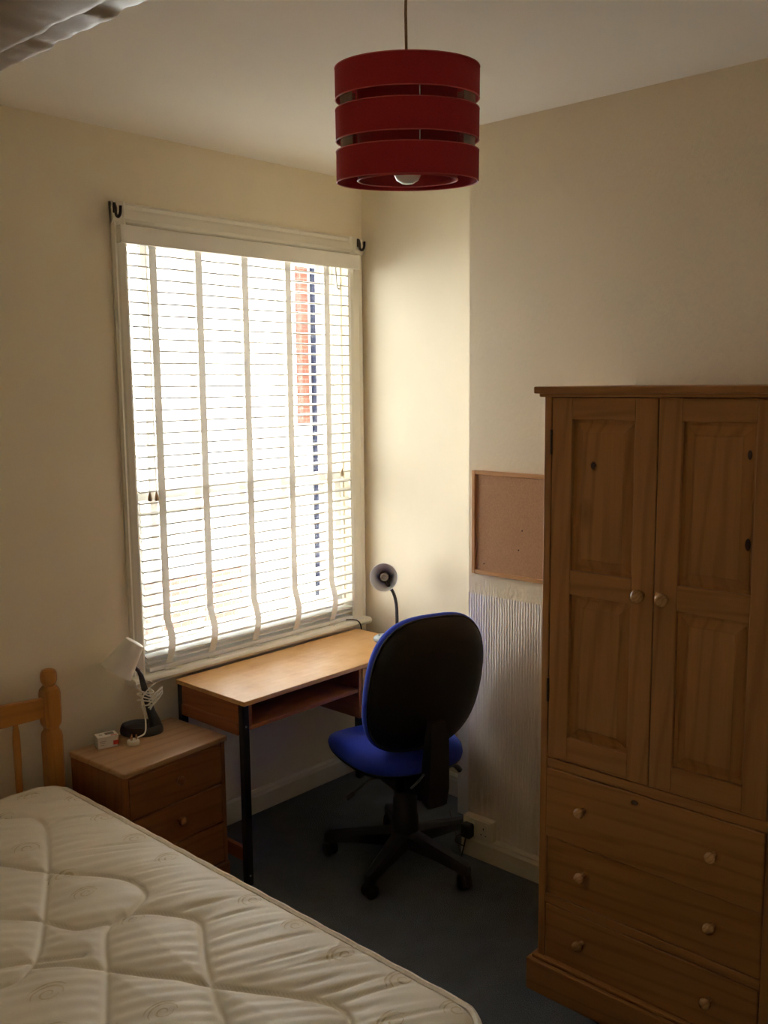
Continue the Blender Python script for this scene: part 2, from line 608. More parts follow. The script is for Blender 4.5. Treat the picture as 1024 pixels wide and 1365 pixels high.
# ------------------------------------------------------------------ window
W = bpy.data.objects.new('window_1', None); COL.objects.link(W); W.location = (-.7, 0, .75); W['kind'] = 'structure'
AL0, AR1, AT = -1.345, -.012, 2.584
prof_w = lambda w: [(0, 0), (w, 0), (w, -.012), (w * .88, -.020), (w * .72, -.016), (w * .60, -.020), (w * .25, -.026), (w * .1, -.022), (0, -.014)]
bm = bmesh.new(); prism(bm, [(OX0 - a, y) for a, y in prof_w(OX0 - AL0)], 'z', OZ0, AT)
obj('architrave', bm, m_gloss, W)
bm = bmesh.new(); prism(bm, [(OX1 + a, y) for a, y in prof_w(AR1 - OX1)], 'z', OZ0, AT)
obj('architrave', bm, m_gloss, W)
bm = bmesh.new(); prism(bm, [(y, OZ1 + a) for a, y in prof_w(AT - OZ1)], 'x', AL0, AR1)
obj('architrave', bm, m_gloss, W)
obj('lining', B((OX0 - .0, OX0 + .012, .028, .18, OZ0, OZ1), (OX1 - .012, OX1, .028, .18, OZ0, OZ1), (OX0, OX1, .028, .18, OZ1 - .012, OZ1)), m_gloss, W)
bm = bmesh.new()
prism(bm, [(.18, .745), (-.058, .745), (-.066, .750), (-.070, .760), (-.066, .770), (-.058, .775), (.18, .775)], 'x', -1.365, -.030)
obj('window_sill', bm, m_gloss, W, smooth=True)
# double-hung sash
sx0, sx1 = OX0 + .012, OX1 - .012
def sash(y0, y1, z0, z1, bot, top, st=.038):
    s = obj('sash', B((sx0, sx0 + st, y0, y1, z0, z1), (sx1 - st, sx1, y0, y1, z0, z1),
                      (sx0 + st, sx1 - st, y0, y1, z0, z0 + bot), (sx0 + st, sx1 - st, y0, y1, z1 - top, z1)), m_sash, W)
    obj('pane', B((sx0 + st, sx1 - st, (y0 + y1) / 2, (y0 + y1) / 2 + .004, z0 + bot, z1 - top)), m_glass, s)
sash(.045, .075, .775, 1.49, .10, .045)
sash(.078, .108, 1.445, OZ1 - .012, .045, .05)

# ------------------------------------------------------------------ venetian blind
bl = thing('venetian_blind', 'white wooden slatted venetian blind hanging in the window with cloth ladder tapes', 'blind', (-.70, 0, .785))
BX0, BX1 = OX0 + .004, OX1 - .004
obj('valance', B((-1.337, -.072, -.058, -.046, 2.432, 2.497), (-1.337, -1.325, -.046, -.027, 2.432, 2.497), (-.084, -.072, -.046, -.027, 2.432, 2.497), bev=.0015), m_val, bl)
obj('head_rail', B((BX0, BX1, -.025, .028, 2.448, 2.50), bev=.002), m_val, bl)
SW = .025
bm = bmesh.new()
prf = []
for k in range(9):
    a = -SW + 2 * SW * k / 8
    prf.append((a, .0022 * (1 - (a / SW) ** 2) + .0014))
poly = prf + [(a, z - .0050) for a, z in reversed(prf)]
prism(bm, [(a, z) for a, z in poly], 'x', -(BX1 - BX0) / 2, (BX1 - BX0) / 2)
me_slat = None
TILT = R(5.5)
zs = []
z = 2.405
while z > .86:
    zs.append(z); z -= .0452
zs += [.838, .818]
for i, z in enumerate(zs):
    if me_slat is None:
        o = obj('slat', bm, m_slat, bl, local=True)
        me_slat = o.data
    else:
        o = bpy.data.objects.new('slat', me_slat); COL.objects.link(o); o.parent = bl
    tl = TILT + R(random.uniform(-.8, .8))
    if i >= len(zs) - 2: tl = R(3)
    o.location = ((BX0 + BX1) / 2 + .70, 0, z - .785)
    o.rotation_euler = (tl, 0, R(random.uniform(-.05, .05)))
obj('bottom_rail', B((BX0 + .006, BX1 - .006, -.030, .024, .778, .796), bev=.004, seg=2), m_slat, bl)
TX = [-1.184, -.970, -.735, -.495, -.262]
for tx in TX:
    for side, yy in ((-1, -.0285), (1, .0285)):
        pts = []
        n = 60
        for k in range(n + 1):
            f = k / n
            z = 2.45 + (.80 - 2.45) * f
            slack = max(0, (.98 - z)) / .18
            wob = .0012 * math.sin(f * 110)
            dx = .012 * math.sin(min(slack, 1) * math.pi) if side < 0 else 0
            pts.append((tx + dx, yy + side * (abs(wob) + .012 * math.sin(min(slack, 1) * math.pi)), z))
        bm = bmesh.new()
        w2 = .0165
        th = .0008
        rings = [[(x - w2, y - th, z), (x + w2, y - th, z), (x + w2, y + th, z), (x - w2, y + th, z)] for x, y, z in pts]
        bm.free()
        obj('ladder_tape', loft(rings), m_tape, bl)
    obj('tape_clip', B((tx - .02, tx + .02, -.034, -.026, .776, .784), (tx - .003, tx + .02, -.05, -.03, .776, .779)), m_val, bl)
def tassel_cord(x, zb, yy=-.036):
    c = obj('lift_cord', T([(x, -.03, 2.45), (x, yy, 2.2), (x + .002, yy, zb + .03)], .0011, 6), m_cordw, bl)
    obj('tassel', L([(0, 0), (.0075, .002), (.0085, .010), (.0055, .026), (.003, .036), (0, .037)], 12, (x + .002, yy, zb)), m_tassel, c, smooth=True)
tassel_cord(-1.247, 1.462)
tassel_cord(-1.216, 1.460)
tassel_cord(-.190, 1.478)
obj('tilt_hook', T(spline([(-.205, -.03, 2.44), (-.205, -.036, 2.37), (-.205, -.040, 2.345), (-.190, -.040, 2.34), (-.186, -.040, 2.36)], 5), .004, 8), m_val, bl, smooth=True)

# curtain hooks
def hook(x, z, label):
    h = thing('curtain_hook', label, 'hook', (x, -.02, z), 0, 'dark hooks on the window architrave')
    obj('back_plate', B((x - .006, x + .006, -.030, -.022, z - .012, z + .026), bev=.002), m_hook, h)
    obj('hook_arm', T(spline([(x, -.028, z + .020), (x, -.034, z + .006), (x, -.036, z - .018), (x + .001, -.048, z - .028), (x + .002, -.060, z - .016), (x + .003, -.063, z + .010)], 6), .0056, 8), m_hook, h, smooth=True)
hook(-1.338, 2.552, 'dark metal curtain hook on the window architrave corner nearest the bed')
hook(-.048, 2.552, 'dark metal curtain hook on the window architrave corner beside the alcove wall')

# ------------------------------------------------------------------ outside
o = obj('ground_outside', B((-8, 16, .26, 22, -2.9, -2.75)), m_ground); o['kind'] = 'structure'
nb = thing('neighbouring_house', 'pale rendered house with a brick corner pier seen through the blind', 'building', (4.6, 5.2, -2.75))
obj('rendered_wall', B((4.14, 9, 5.05, 9, -2.75, 5.2)), m_render, nb)
obj('brick_pier', B((4.17, 4.32, 5.0, 5.06, 1.42, 5.2)), m_brick, nb)
obj('pier_base', B((4.15, 4.34, 4.99, 5.06, -2.75, 1.42)), m_render, nb)
obj('downpipe', T([(4.40, 5.0, -2.75), (4.40, 5.0, 5.1)], .035, 10), m_pipeb, nb)
gw = thing('garden_wall', 'low red brick garden wall outside below the window', 'wall', (2.2, 5.2, -2.75))
obj('brickwork', B((.2, 3.4, 5.1, 5.35, -2.75, -.06)), m_brick2, gw)
obj('coping', B((.15, 3.45, 5.05, 5.4, -.06, .02)), m_render, gw)

# ------------------------------------------------------------------ pendant lamp
LX, LY, LZ = -1.6555, -1.7315, 2.3596
pl = thing('pendant_lamp', 'dark red three-tier drum pendant lamp hanging from the ceiling', 'lamp', (LX, LY, LZ))
tiltax = Vector((rt.x, rt.y, 0))
TM = Matrix.Rotation(R(4.6), 4, tiltax)    # shade hangs a little out of true
def shade_ring(r, z0, z1, th=.0022, seg=72, flare=0.0):
    return add_lathe(bmesh.new(), [(r, z0), (r, z1), (r - th, z1), (r - th, z0), (r, z0)], seg, TM, cap=False)
HB = [(0, .065), (.087, .152), (.174, .2385)]
for z0, z1 in HB:
    bnd = obj('shade_band', shade_ring(.1605, z0, z1), m_red, pl, smooth=True, local=True)
    bm = bmesh.new()
    for zz in (z0, z1):
        ring = [TM @ Vector((.1597 * math.cos(a), .1597 * math.sin(a), zz)) for a in [2 * math.pi * k / 72 for k in range(72)]]
        add_tube(bm, ring, .0016, 6, True)
    obj('band_edge', bm, m_redrim, bnd, smooth=True, local=True)
bnd = obj('inner_shade', shade_ring(.112, .004, .232), m_redin, pl, smooth=True, local=True)
ring = [TM @ Vector((.112 * math.cos(a), .112 * math.sin(a), .004)) for a in [2 * math.pi * k / 64 for k in range(64)]]
obj('inner_rim', T(ring, .0022, 6, True), m_redrim, bnd, smooth=True, local=True)
for a in (YAW,):
    pass
base_ang = math.atan2(-fw.y, -fw.x)
for da in (-59, 58, 122, 238):
    a = base_ang + R(da)
    bm = bmesh.new()
    d = .17
    rings = []
    for k in range(7):
        b_ = a + d * (k / 6 - .5) * 2
        rings.append([TM @ Vector((rr * math.cos(b_), rr * math.sin(b_), zz)) for rr, zz in ((.1580, .03), (.1575, .03), (.1575, .21), (.1580, .21))])
    bm.free()
    obj('joining_strip', loft(rings), m_clear, pl, local=True)
for da in (8, 188):
    a = base_ang + R(da)
    obj('shade_rod', T([TM @ Vector((.1572 * math.cos(a), .1572 * math.sin(a), zz)) for zz in (.02, .22)], .0012, 6), m_white, pl, local=True)
bm = bmesh.new()
for k in range(3):
    a = 2 * math.pi * k / 3 + .3
    add_tube(bm, [TM @ Vector((.02 * math.cos(a), .02 * math.sin(a), .175)), TM @ Vector((.158 * math.cos(a), .158 * math.sin(a), .236))], .0018, 6)
add_lathe(bm, [(.024, .172), (.024, .176), (.018, .176), (.018, .172), (.024, .172)], 20, TM, False)
obj('shade_spider', bm, m_white, pl, local=True)
obj('lamp_holder', L([(0, .205), (.009, .205), (.016, .195), (.018, .17), (.018, .11), (.0, .11)], 20), m_white, pl, smooth=True, local=True)
obj('light_bulb', L([(0, -.005), (.013, -.003), (.025, .004), (.033, .019), (.034, .031), (.028, .054), (.018, .079), (.014, .094), (.014, .12), (0, .12)], 28), m_bulb, pl, smooth=True, local=True)
obj('flex', T([(0, 0, .20), (-.002, .001, .36), (0, 0, HC - LZ - .03)], .0032, 8), m_cordbr, pl, smooth=True, local=True)
obj('ceiling_rose', L([(0, HC - LZ), (.04, HC - LZ), (.038, HC - LZ - .012), (.02, HC - LZ - .03), (.006, HC - LZ - .035), (0, HC - LZ - .035)], 28), m_white, pl, smooth=True, local=True)

# ------------------------------------------------------------------ wardrobe
WX, WY0, WY1, WH = -.956, -1.650, -2.368, 1.872     # front plane, window-side, door-side, underside of cornice
XB = XCH - .006
wd = thing('wardrobe', 'tall varnished pine wardrobe with two panelled doors above three drawers', 'wardrobe', ((WX + XB) / 2, (WY0 + WY1) / 2, 0))
ST = .024
obj('side_panel', B((WX, XB, WY0 - ST, WY0, .0, WH), bev=.002), pine['z'], wd)
obj('side_panel', B((WX, XB, WY1, WY1 + ST, .0, WH), bev=.002), pine['z'], wd)
obj('back_panel', B((XB - .012, XB, WY1 + ST, WY0 - ST, .05, WH)), pine['z'], wd)
obj('cornice', B((WX - .024, XB, WY1 - .024, WY0 + .024, WH + .004, WH + .024), (WX - .012, XB, WY1 - .012, WY0 + .012, WH - .006, WH + .006), bev=.004, seg=2), pine['y'], wd)
# plinth
obj('plinth', B((WX - .026, XB, WY1 - .026, WY0 + .026, 0, .105), (WX - .014, XB, WY1 - .014, WY0 + .014, .105, .118), bev=.004, seg=2), pine['y'], wd)
iy0, iy1 = WY0 - ST, WY1 + ST
obj('rail', B((WX + .002, WX + .04, iy1, iy0, .742, .772), bev=.002), pine['y'], wd)
obj('rail', B((WX + .001, WX + .04, iy1, iy0, .300, .328), bev=.002), pine['y'], wd)
obj('shelf', B((WX + .03, XB - .012, iy1, iy0, .742, .760)), pine['y'], wd)
# doors
def panel(bm, x, ya, yb, z0, z1):
    """raised and fielded panel; ya > yb"""
    m1, m2 = .010, .034
    def ringp(dy, xx): return [(xx, ya - dy, z0 + dy), (xx, yb + dy, z0 + dy), (xx, yb + dy, z1 - dy), (xx, ya - dy, z1 - dy)]
    rr = [ringp(0, x + .013), ringp(m1, x + .013), ringp(m2, x + .0045), ringp(m2 + .002, x + .003)]
    V = [[bm.verts.new(p) for p in r] for r in rr]
    for a, c in zip(V, V[1:]):
        for i in range(4):
            j = (i + 1) % 4
            bm.faces.new((a[i], a[j], c[j], c[i]))
    bm.faces.new(V[-1])
    bk = [bm.verts.new(p) for p in ringp(0, x + .02)]
    bm.faces.new(bk)
    for i in range(4):
        j = (i + 1) % 4
        bm.faces.new((V[0][i], V[0][j], bk[j], bk[i]))
    return bm

DT = .022
ysplit = (WY0 + WY1) / 2
def knob(parent, y, z, x, big=True):
    s = 1.0 if big else .82
    prof = [(.010 * s, 0), (.010 * s, .004), (.0075 * s, .008), (.0075 * s, .012), (.013 * s, .017), (.0185 * s, .023), (.0195 * s, .029), (.017 * s, .035), (.010 * s, .039), (0, .040)]
    return obj('knob', L([(0, 0)] + prof, 20, (x, y, z), axis_rot((-1, 0, 0))), m_knob, parent, smooth=True)

for side in (0, 1):
    ya, yb = (iy0 - .003, ysplit + .0015) if side == 0 else (ysplit - .0015, iy1 + .003)
    z0, z1 = .775, WH - .008
    sw = .066
    x0 = WX + .0005
    d = obj('door', B((x0 + .014, x0 + DT, yb + .01, ya - .01, z0 + .01, z1 - .01)), pine['z'], wd)
    obj('stile', B((x0, x0 + DT, ya - sw, ya, z0, z1), bev=.0015), pine['z'], d)
    obj('stile', B((x0, x0 + DT, yb, yb + sw, z0, z1), bev=.0015), pine['z'], d)
    zm0, zm1 = 1.290, 1.362
    for a, c in ((z0, z0 + .075), (zm0, zm1), (z1 - .062, z1)):
        obj('door_rail', B((x0 + .0006, x0 + DT, yb + sw, ya - sw, a, c), bev=.0015), pine['y'], d)
    for a, c in ((z0 + .075, zm0), (zm1, z1 - .062)):
        obj('door_panel', panel(bmesh.new(), x0, ya - sw, yb + sw, a, c), pine['z'], d)
    ky = yb + .034 if side == 0 else ya - .034
    knob(d, ky, 1.322, x0)
    hy = WY0 - ST - .001 if side == 0 else WY1 + ST + .001
    for hz in (.985, 1.735):
        obj('hinge', B((x0 - .003, x0 + .012, hy - .003, hy + .004, hz - .036, hz + .036), bev=.001), m_brass, d)
m_knot = plain('dark_pine_knot', (.055, .020, .007), .45, .2, 60)
def knot(parent, x, y, z, ry, rz_):
    obj('knot', loft([[(x + h, y + ry * sc * math.cos(a), z + rz_ * sc * math.sin(a)) for a in [2 * math.pi * k / 14 for k in range(14)]] for h, sc in ((.001, 1.0), (-.0003, 1.0), (-.0006, .6))]), m_knot, parent)
doors = [c for c in wd.children if c.name.startswith('door')]
knot(doors[0], WX + .0032, -1.812, 1.672, .0075, .010)
knot(doors[1], WX + .0032, -2.258, 1.722, .006, .012)
knot(doors[1], WX + .0032, -2.262, 1.493, .007, .016)
# drawers
for k, (z0, z1, kz) in enumerate(((.5195, .740, .642), (.330, .5185, .434), (.120, .298, .216))):
    xo = WX - (.004 if k == 0 else (-.004 if k == 1 else .0))
    d = obj('drawer', B((xo, xo + .022, iy1 + .003, iy0 - .003, z0, z1), bev=.0025), pine['y'], wd)
    obj('drawer_box', B((xo + .022, XB - .03, iy1 + .02, iy0 - .02, z0 + .02, z1 - .02)), pine['x'], d)
    for ky in (-1.807, -2.209):
        knob(d, ky, kz, xo, big=False)
    if k == 0: knot(d, xo - .0001, -1.972, .716, .011, .007)

# ------------------------------------------------------------------ pinboard
PY0, PY1, PZ0, PZ1 = -.974, -1.574, 1.172, 1.575
pb = thing('pinboard', 'cork pinboard with a thin pine frame on the textured wall, partly behind the wardrobe', 'pinboard', (XCH, (PY0 + PY1) / 2, PZ0))
obj('cork', B((XCH - .010, XCH, PY1 + .008, PY0 - .008, PZ0 + .008, PZ1 - .008)), m_cork, pb)
for ya, yb, za, zb, ax in ((PY0 - .016, PY0, PZ0, PZ1, 'z'), (PY1, PY1 + .016, PZ0, PZ1, 'z'), (PY1 + .016, PY0 - .016, PZ0, PZ0 + .016, 'y'), (PY1 + .016, PY0 - .016, PZ1 - .016, PZ1, 'y')):
    obj('frame_strip', B((XCH - .018, XCH, ya, yb, za, zb), bev=.002), m_corkf[ax], pb)
for y, z in ((-1.19, 1.285), (-1.03, 1.215), (-1.205, 1.36)):
    obj('pin_hole', add_lathe(bmesh.new(), [(0, 0), (.003, .0005), (.003, .001), (0, .0012)], 8, Matrix.Translation((XCH - .0098, y, z)) @ axis_rot((-1, 0, 0))), m_hole, pb)


# ------------------------------------------------------------------ socket, plug
sk = thing('wall_socket', 'white double wall socket above the skirting beside the wardrobe', 'socket', (XCH, -1.017, .095))
obj('pattress', B((XCH - .032, XCH, -1.092, -.952, .096, .180), bev=.004, seg=2), m_socket, sk)
obj('face_plate', B((XCH - .040, XCH - .031, -1.090, -.954, .098, .178), bev=.003, seg=2), m_socket, sk)
for cy in (-1.055, -.990):
    bm = B((XCH - .0408, XCH - .0395, cy - .002, cy + .002, .143, .152), (XCH - .0408, XCH - .0395, cy - .014, cy - .008, .120, .124), (XCH - .0408, XCH - .0395, cy + .008, cy + .014, .120, .124))
    obj('pin_slot', bm, m_hole, sk)
    obj('switch', B((XCH - .044, XCH - .039, cy - .020, cy - .012, .150, .168), bev=.001), m_socket, sk)
pg = thing('plug', 'black plug with a drooping flex in the double wall socket', 'plug', (XCH - .04, -.990, .12))
obj('plug_body', B((XCH - .078, XCH - .041, -1.013, -.967, .102, .160), bev=.010, seg=3), m_plastic, pg, smooth=True)
obj('flex', T(spline([(XCH - .070, -.990, .104), (XCH - .074, -.985, .07), (XCH - .070, -.972, .03), (XCH - .050, -.950, .006), (-.40, -.90, .004), (-.30, -.80, .004), (-.16, -.66, .004)], 8), .0035, 8), m_black, pg, smooth=True)
obj('flex', T(spline([(XCH - .074, -.990, .125), (XCH - .100, -.975, .120), (XCH - .105, -.965, .095), (XCH - .085, -.975, .075), (XCH - .074, -.985, .068)], 8), .003, 8), m_black, pg, smooth=True)

# ------------------------------------------------------------------ desk
DX0, DX1, DYF, DYB, DZT = -1.185, -.136, -.503, -.072, .740
dk = thing('desk', 'small orange veneered desk with black steel legs under the window', 'desk', ((DX0 + DX1) / 2, (DYF + DYB) / 2, 0))
obj('desk_top', B((DX0, DX1, DYF, DYB, DZT - .018, DZT), bev=.002), m_dtop, dk)
LG = .030
for lx, ly in ((DX0 + .003, DYF + .012), (DX0 + .003, DYB - LG - .004), (DX1 - LG - .003, DYF + .012), (DX1 - LG - .003, DYB - LG - .004)):
    lg = obj('leg', B((lx, lx + LG, ly, ly + LG, 0.0, DZT - .018), bev=.003), m_black, dk)
    if ly < -.3:
        for bz in (.638, .045):
            obj('bolt', L([(0, 0), (.004, 0), (.004, .002), (0, .003)], 10, (lx + .012, ly, bz), axis_rot((0, -1, 0))), m_chrome, lg)
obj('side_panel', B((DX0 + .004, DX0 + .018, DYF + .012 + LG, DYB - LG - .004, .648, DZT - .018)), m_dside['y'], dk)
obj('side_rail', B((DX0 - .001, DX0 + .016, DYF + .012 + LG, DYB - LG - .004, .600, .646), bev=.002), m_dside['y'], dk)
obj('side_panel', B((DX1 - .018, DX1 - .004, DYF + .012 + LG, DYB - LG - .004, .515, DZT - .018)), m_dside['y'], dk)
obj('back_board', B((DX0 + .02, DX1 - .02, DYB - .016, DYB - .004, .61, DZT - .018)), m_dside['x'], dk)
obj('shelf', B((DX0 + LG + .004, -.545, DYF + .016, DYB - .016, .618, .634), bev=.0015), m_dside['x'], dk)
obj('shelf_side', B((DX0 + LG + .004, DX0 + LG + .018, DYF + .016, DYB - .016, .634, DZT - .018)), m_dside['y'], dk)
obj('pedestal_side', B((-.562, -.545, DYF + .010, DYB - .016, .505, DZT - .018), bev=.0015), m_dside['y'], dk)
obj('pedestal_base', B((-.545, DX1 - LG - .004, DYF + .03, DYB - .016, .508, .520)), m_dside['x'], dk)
for z0, z1 in ((.615, .718), (.512, .611)):
    d = obj('drawer', B((-.543, DX1 - LG - .006, DYF + .006, DYF + .022, z0, z1), bev=.002), m_ddrawer, dk)
    obj('drawer_box', B((-.535, DX1 - LG - .014, DYF + .022, DYB - .04, z0 + .012, z1 - .012)), m_dside['x'], d)
    obj('drawer_pull', B((-.40, -.31, DYF - .008, DYF + .006, z1 - .04, z1 - .03), bev=.003), m_black, d)
for lx in (DX0 + .003, DX1 - LG - .003):
    obj('foot_rail', B((lx + .006, lx + .024, DYF + .012 + LG, DYB - LG - .004, .095, .150), bev=.002), m_dside['y'], dk)

# black cable from the sill behind the desk
cb = obj('cable', T(spline([(-.175, -.020, .781), (-.155, -.050, .784), (-.135, -.074, .778), (-.122, -.082, .752), (-.120, -.080, .70), (-.120, -.050, .40), (-.11, -.045, .12), (-.10, -.06, .006)], 8), .003, 8), m_black, smooth=True)
tag(cb, 'thin black cable looping over the window sill and down behind the desk', 'cable')

# ------------------------------------------------------------------ grey desk lamp
gl_ = thing('desk_lamp', 'grey gooseneck desk lamp standing on the desk by the alcove wall', 'lamp', (-.205, -.335, DZT))
def oval(rx, ry, z, n=36, cx=0, cy=0): return [(cx + rx * math.cos(2 * math.pi * k / n), cy + ry * math.sin(2 * math.pi * k / n), z) for k in range(n)]
ang = -YAW
def rz(pts, a=ang): return [(x * math.cos(a) - y * math.sin(a), x * math.sin(a) + y * math.cos(a), z) for x, y, z in pts]
obj('base_foot', loft([rz(oval(.062, .046, 0)), rz(oval(.064, .048, .004))]), m_darkgrey, gl_, smooth=True, local=True)
obj('base', loft([rz(oval(.066, .050, .004)), rz(oval(.068, .052, .010)), rz(oval(.066, .050, .018)), rz(oval(.056, .041, .026)), rz(oval(.03, .02, .030))]), m_grey, gl_, smooth=True, local=True)
obj('switch', B((-.034, -.026, .022, .030, .026, .031), bev=.001), m_black, gl_, local=True)
nx = rz([(.040, 0, 0)])[0]
hd = Vector((-.020, .002, .300))
neck = spline([(nx[0], nx[1], .026), (nx[0] + .002, nx[1], .10), (nx[0] - .002, nx[1], .17), (nx[0] - .012, nx[1] + .008, .225), (nx[0] - .026, nx[1] + .028, .262), (hd.x + .04, hd.y + .055, .305)], 8)
obj('gooseneck', T(neck, .0078, 10), m_darkgrey, gl_, smooth=True, local=True)
aim = (Vector(cam.matrix_world.translation) - (Vector(gl_.location) + hd)).normalized()
aim = (aim + Vector((-.06, .05, -.02))).normalized()
rm = axis_rot(aim)
sh_p = [(.064, .030), (.060, .010), (.051, -.012), (.037, -.034), (.026, -.050), (.024, -.075), (.016, -.085), (0, -.085)]
bm = add_lathe(bmesh.new(), sh_p + [(0, -.083), (.014, -.083), (.022, -.073), (.024, -.049), (.035, -.033), (.049, -.011), (.058, .010), (.062, .030), (.064, .030)], 40, Matrix.Translation(hd) @ rm, cap=False)
sh = obj('shade', bm, m_shadein, gl_, smooth=True, local=True)
obj('shade_rim', T([Matrix.Translation(hd) @ rm @ Vector((.063 * math.cos(a), .063 * math.sin(a), .030)) for a in [2 * math.pi * k / 40 for k in range(40)]], .0015, 6, True), m_white, sh, smooth=True, local=True)
obj('lamp_holder', add_lathe(bmesh.new(), [(0, -.075), (.0225, -.075), (.0225, -.012), (.019, -.012), (.019, -.03), (0, -.03)], 28, Matrix.Translation(hd) @ rm), m_darkgrey, gl_, smooth=True, local=True)
obj('bulb', add_lathe(bmesh.new(), [(0, -.02), (.006, -.008), (.010, -.012), (.018, -.004), (.0185, -.008), (.017, -.05)], 28, Matrix.Translation(hd) @ rm, cap=False), m_reflect, gl_, smooth=True, local=True)

# ------------------------------------------------------------------ bedside cabinet
NZ = .590
NW, ND = .455, .325
nsx, nsy = -1.4335, -.247
ns = thing('bedside_cabinet', 'small pine bedside cabinet with three drawers between bed and desk', 'cabinet', (nsx, nsy, 0), R(3.2))
hw, hd_ = NW / 2, ND / 2
ob = lambda name, bm, mat, par=ns, **k: obj(name, bm, mat, par, local=True, **k)
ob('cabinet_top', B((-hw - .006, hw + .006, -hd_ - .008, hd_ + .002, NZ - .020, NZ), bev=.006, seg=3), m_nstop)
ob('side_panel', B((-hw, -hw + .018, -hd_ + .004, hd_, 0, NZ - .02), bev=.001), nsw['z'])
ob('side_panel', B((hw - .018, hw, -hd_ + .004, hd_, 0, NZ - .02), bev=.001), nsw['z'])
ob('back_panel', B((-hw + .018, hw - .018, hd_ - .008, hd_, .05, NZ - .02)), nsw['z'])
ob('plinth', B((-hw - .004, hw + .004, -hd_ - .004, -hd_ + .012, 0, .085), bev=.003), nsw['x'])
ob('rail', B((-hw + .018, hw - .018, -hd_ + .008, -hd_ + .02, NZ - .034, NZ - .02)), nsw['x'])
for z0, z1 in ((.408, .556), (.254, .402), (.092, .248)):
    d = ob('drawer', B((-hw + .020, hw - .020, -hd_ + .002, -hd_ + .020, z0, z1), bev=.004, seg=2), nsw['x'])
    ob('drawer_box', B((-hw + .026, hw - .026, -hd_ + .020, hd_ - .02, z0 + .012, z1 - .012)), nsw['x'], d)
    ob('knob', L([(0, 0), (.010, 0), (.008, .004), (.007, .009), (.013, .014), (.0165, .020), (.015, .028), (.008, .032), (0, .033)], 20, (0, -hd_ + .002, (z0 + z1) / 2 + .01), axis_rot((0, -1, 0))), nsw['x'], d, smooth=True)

# ------------------------------------------------------------------ bedside lamp (white shade, charcoal stand)
bx, by = -1.385, -.125
bs = thing('bedside_lamp', 'bedside lamp with white tilted shade, charcoal curved stand and wound flex', 'lamp', (bx, by, NZ))
ov = lambda rx, ry, z, cx=0, cy=0: [(cx + p[0], cy + p[1], z) for p in rz(oval(rx, ry, 0))]
foot = [ov(.082, .062, 0), ov(.083, .063, .008), ov(.080, .060, .022), ov(.075, .055, .032), ov(.068, .048, .030), ov(.060, .040, .020), ov(.030, .02, .018)]
obj('base_ring', loft(foot), m_darkgrey, bs, smooth=True, local=True)
rdir = Vector((math.cos(ang), math.sin(ang), 0))
stem_c = [(.056, .018, .026), (.050, .050, .022), (.038, .085, .017), (.026, .130, .014), (.016, .180, .012), (.006, .225, .010), (-.006, .250, .006)]
rings = []
for s_, z_, r_ in stem_c:
    rings.append(ov(r_, r_ * .75, z_, rdir.x * s_, rdir.y * s_))
obj('stem', loft(rings), m_darkgrey, bs, smooth=True, local=True)
# shade: tapered cylinder pointing down towards the bed
A_ = Vector((rdir.x * -.010, rdir.y * -.010, .356))
D_ = (rdir * -.078 + Vector((0, 0, -.112)) + Vector((-.02, -.03, 0))).normalized()
bm = add_lathe(bmesh.new(), [(0, 0), (.034, 0), (.038, .003), (.064, .132), (.062, .132), (.036, .005), (0, .004)], 44, Matrix.Translation(A_) @ axis_rot(D_), cap=False)
obj('shade', bm, m_white, bs, smooth=True, local=True)
obj('bulb', add_lathe(bmesh.new(), [(0, .005), (.014, .005), (.014, .05), (.026, .07), (.028, .09), (.018, .11), (0, .116)], 24, Matrix.Translation(A_) @ axis_rot(D_)), m_bulb, bs, smooth=True, local=True)
obj('swivel', T([A_ + D_ * .06 + Vector((0, .03, 0)), Vector((rdir.x * .000, rdir.y * .000, .240))], .008, 10), m_darkgrey, bs, smooth=True, local=True)
# wound white flex
rnd = random.Random(11)
pts = []
cx_, cy_ = rdir.x * .022, rdir.y * .022
for k in range(64):
    a = k * .52
    f = k / 63
    rr_ = .024 + .012 * (math.sin(a * .37 + 1) * .5 + .5)
    zz_ = .185 - .095 * f + .014 * math.sin(a * .9)
    pts.append((cx_ + rr_ * math.cos(a), cy_ + rr_ * math.sin(a) * .9, zz_))
obj('flex', T(pts, .0028, 7), m_cable, bs, smooth=True, local=True)
bm = bmesh.new()
pv = Vector((-.094, -.088, 0))
add_tube(bm, spline([(cx_ + .03 * math.cos(0.5), cy_ - .03, .195), (cx_ - .030, cy_ - .035, .165), (cx_ - .046, cy_ - .04, .13), (cx_ - .044, cy_ - .052, .10), (cx_ - .045, cy_ - .06, .06), (cx_ - .055, cy_ - .065, .025), (pv.x + .018, pv.y + .005, .018)], 7), .0030, 7)
for k in range(3):     # loose loops on the window side
    o_ = k * .012
    add_tube(bm, spline([(cx_ - .012, cy_ - .03, .105 + o_), (cx_ + .018, cy_ - .034, .118 + o_ * 1.5), (cx_ + .050, cy_ - .03, .142 + o_), (cx_ + .056, cy_ - .026, .155 + o_ * .6), (cx_ + .042, cy_ - .022, .158), (cx_ + .018, cy_ - .03, .125), (cx_ - .006, cy_ - .034, .098 + o_ * .3)], 6), .0028, 7)
obj('loose_flex', bm, m_cable, bs, smooth=True, local=True)
pgo = obj('plug', loft([[(p[0] + pv.x, p[1] + pv.y, z) for p in rz(oval(rx, ry, 0))] for rx, ry, z in ((.022, .020, 0), (.024, .022, .004), (.024, .022, .012), (.021, .019, .017), (.010, .009, .018))]), m_cable, bs, smooth=True, local=True)
bm = bmesh.new()
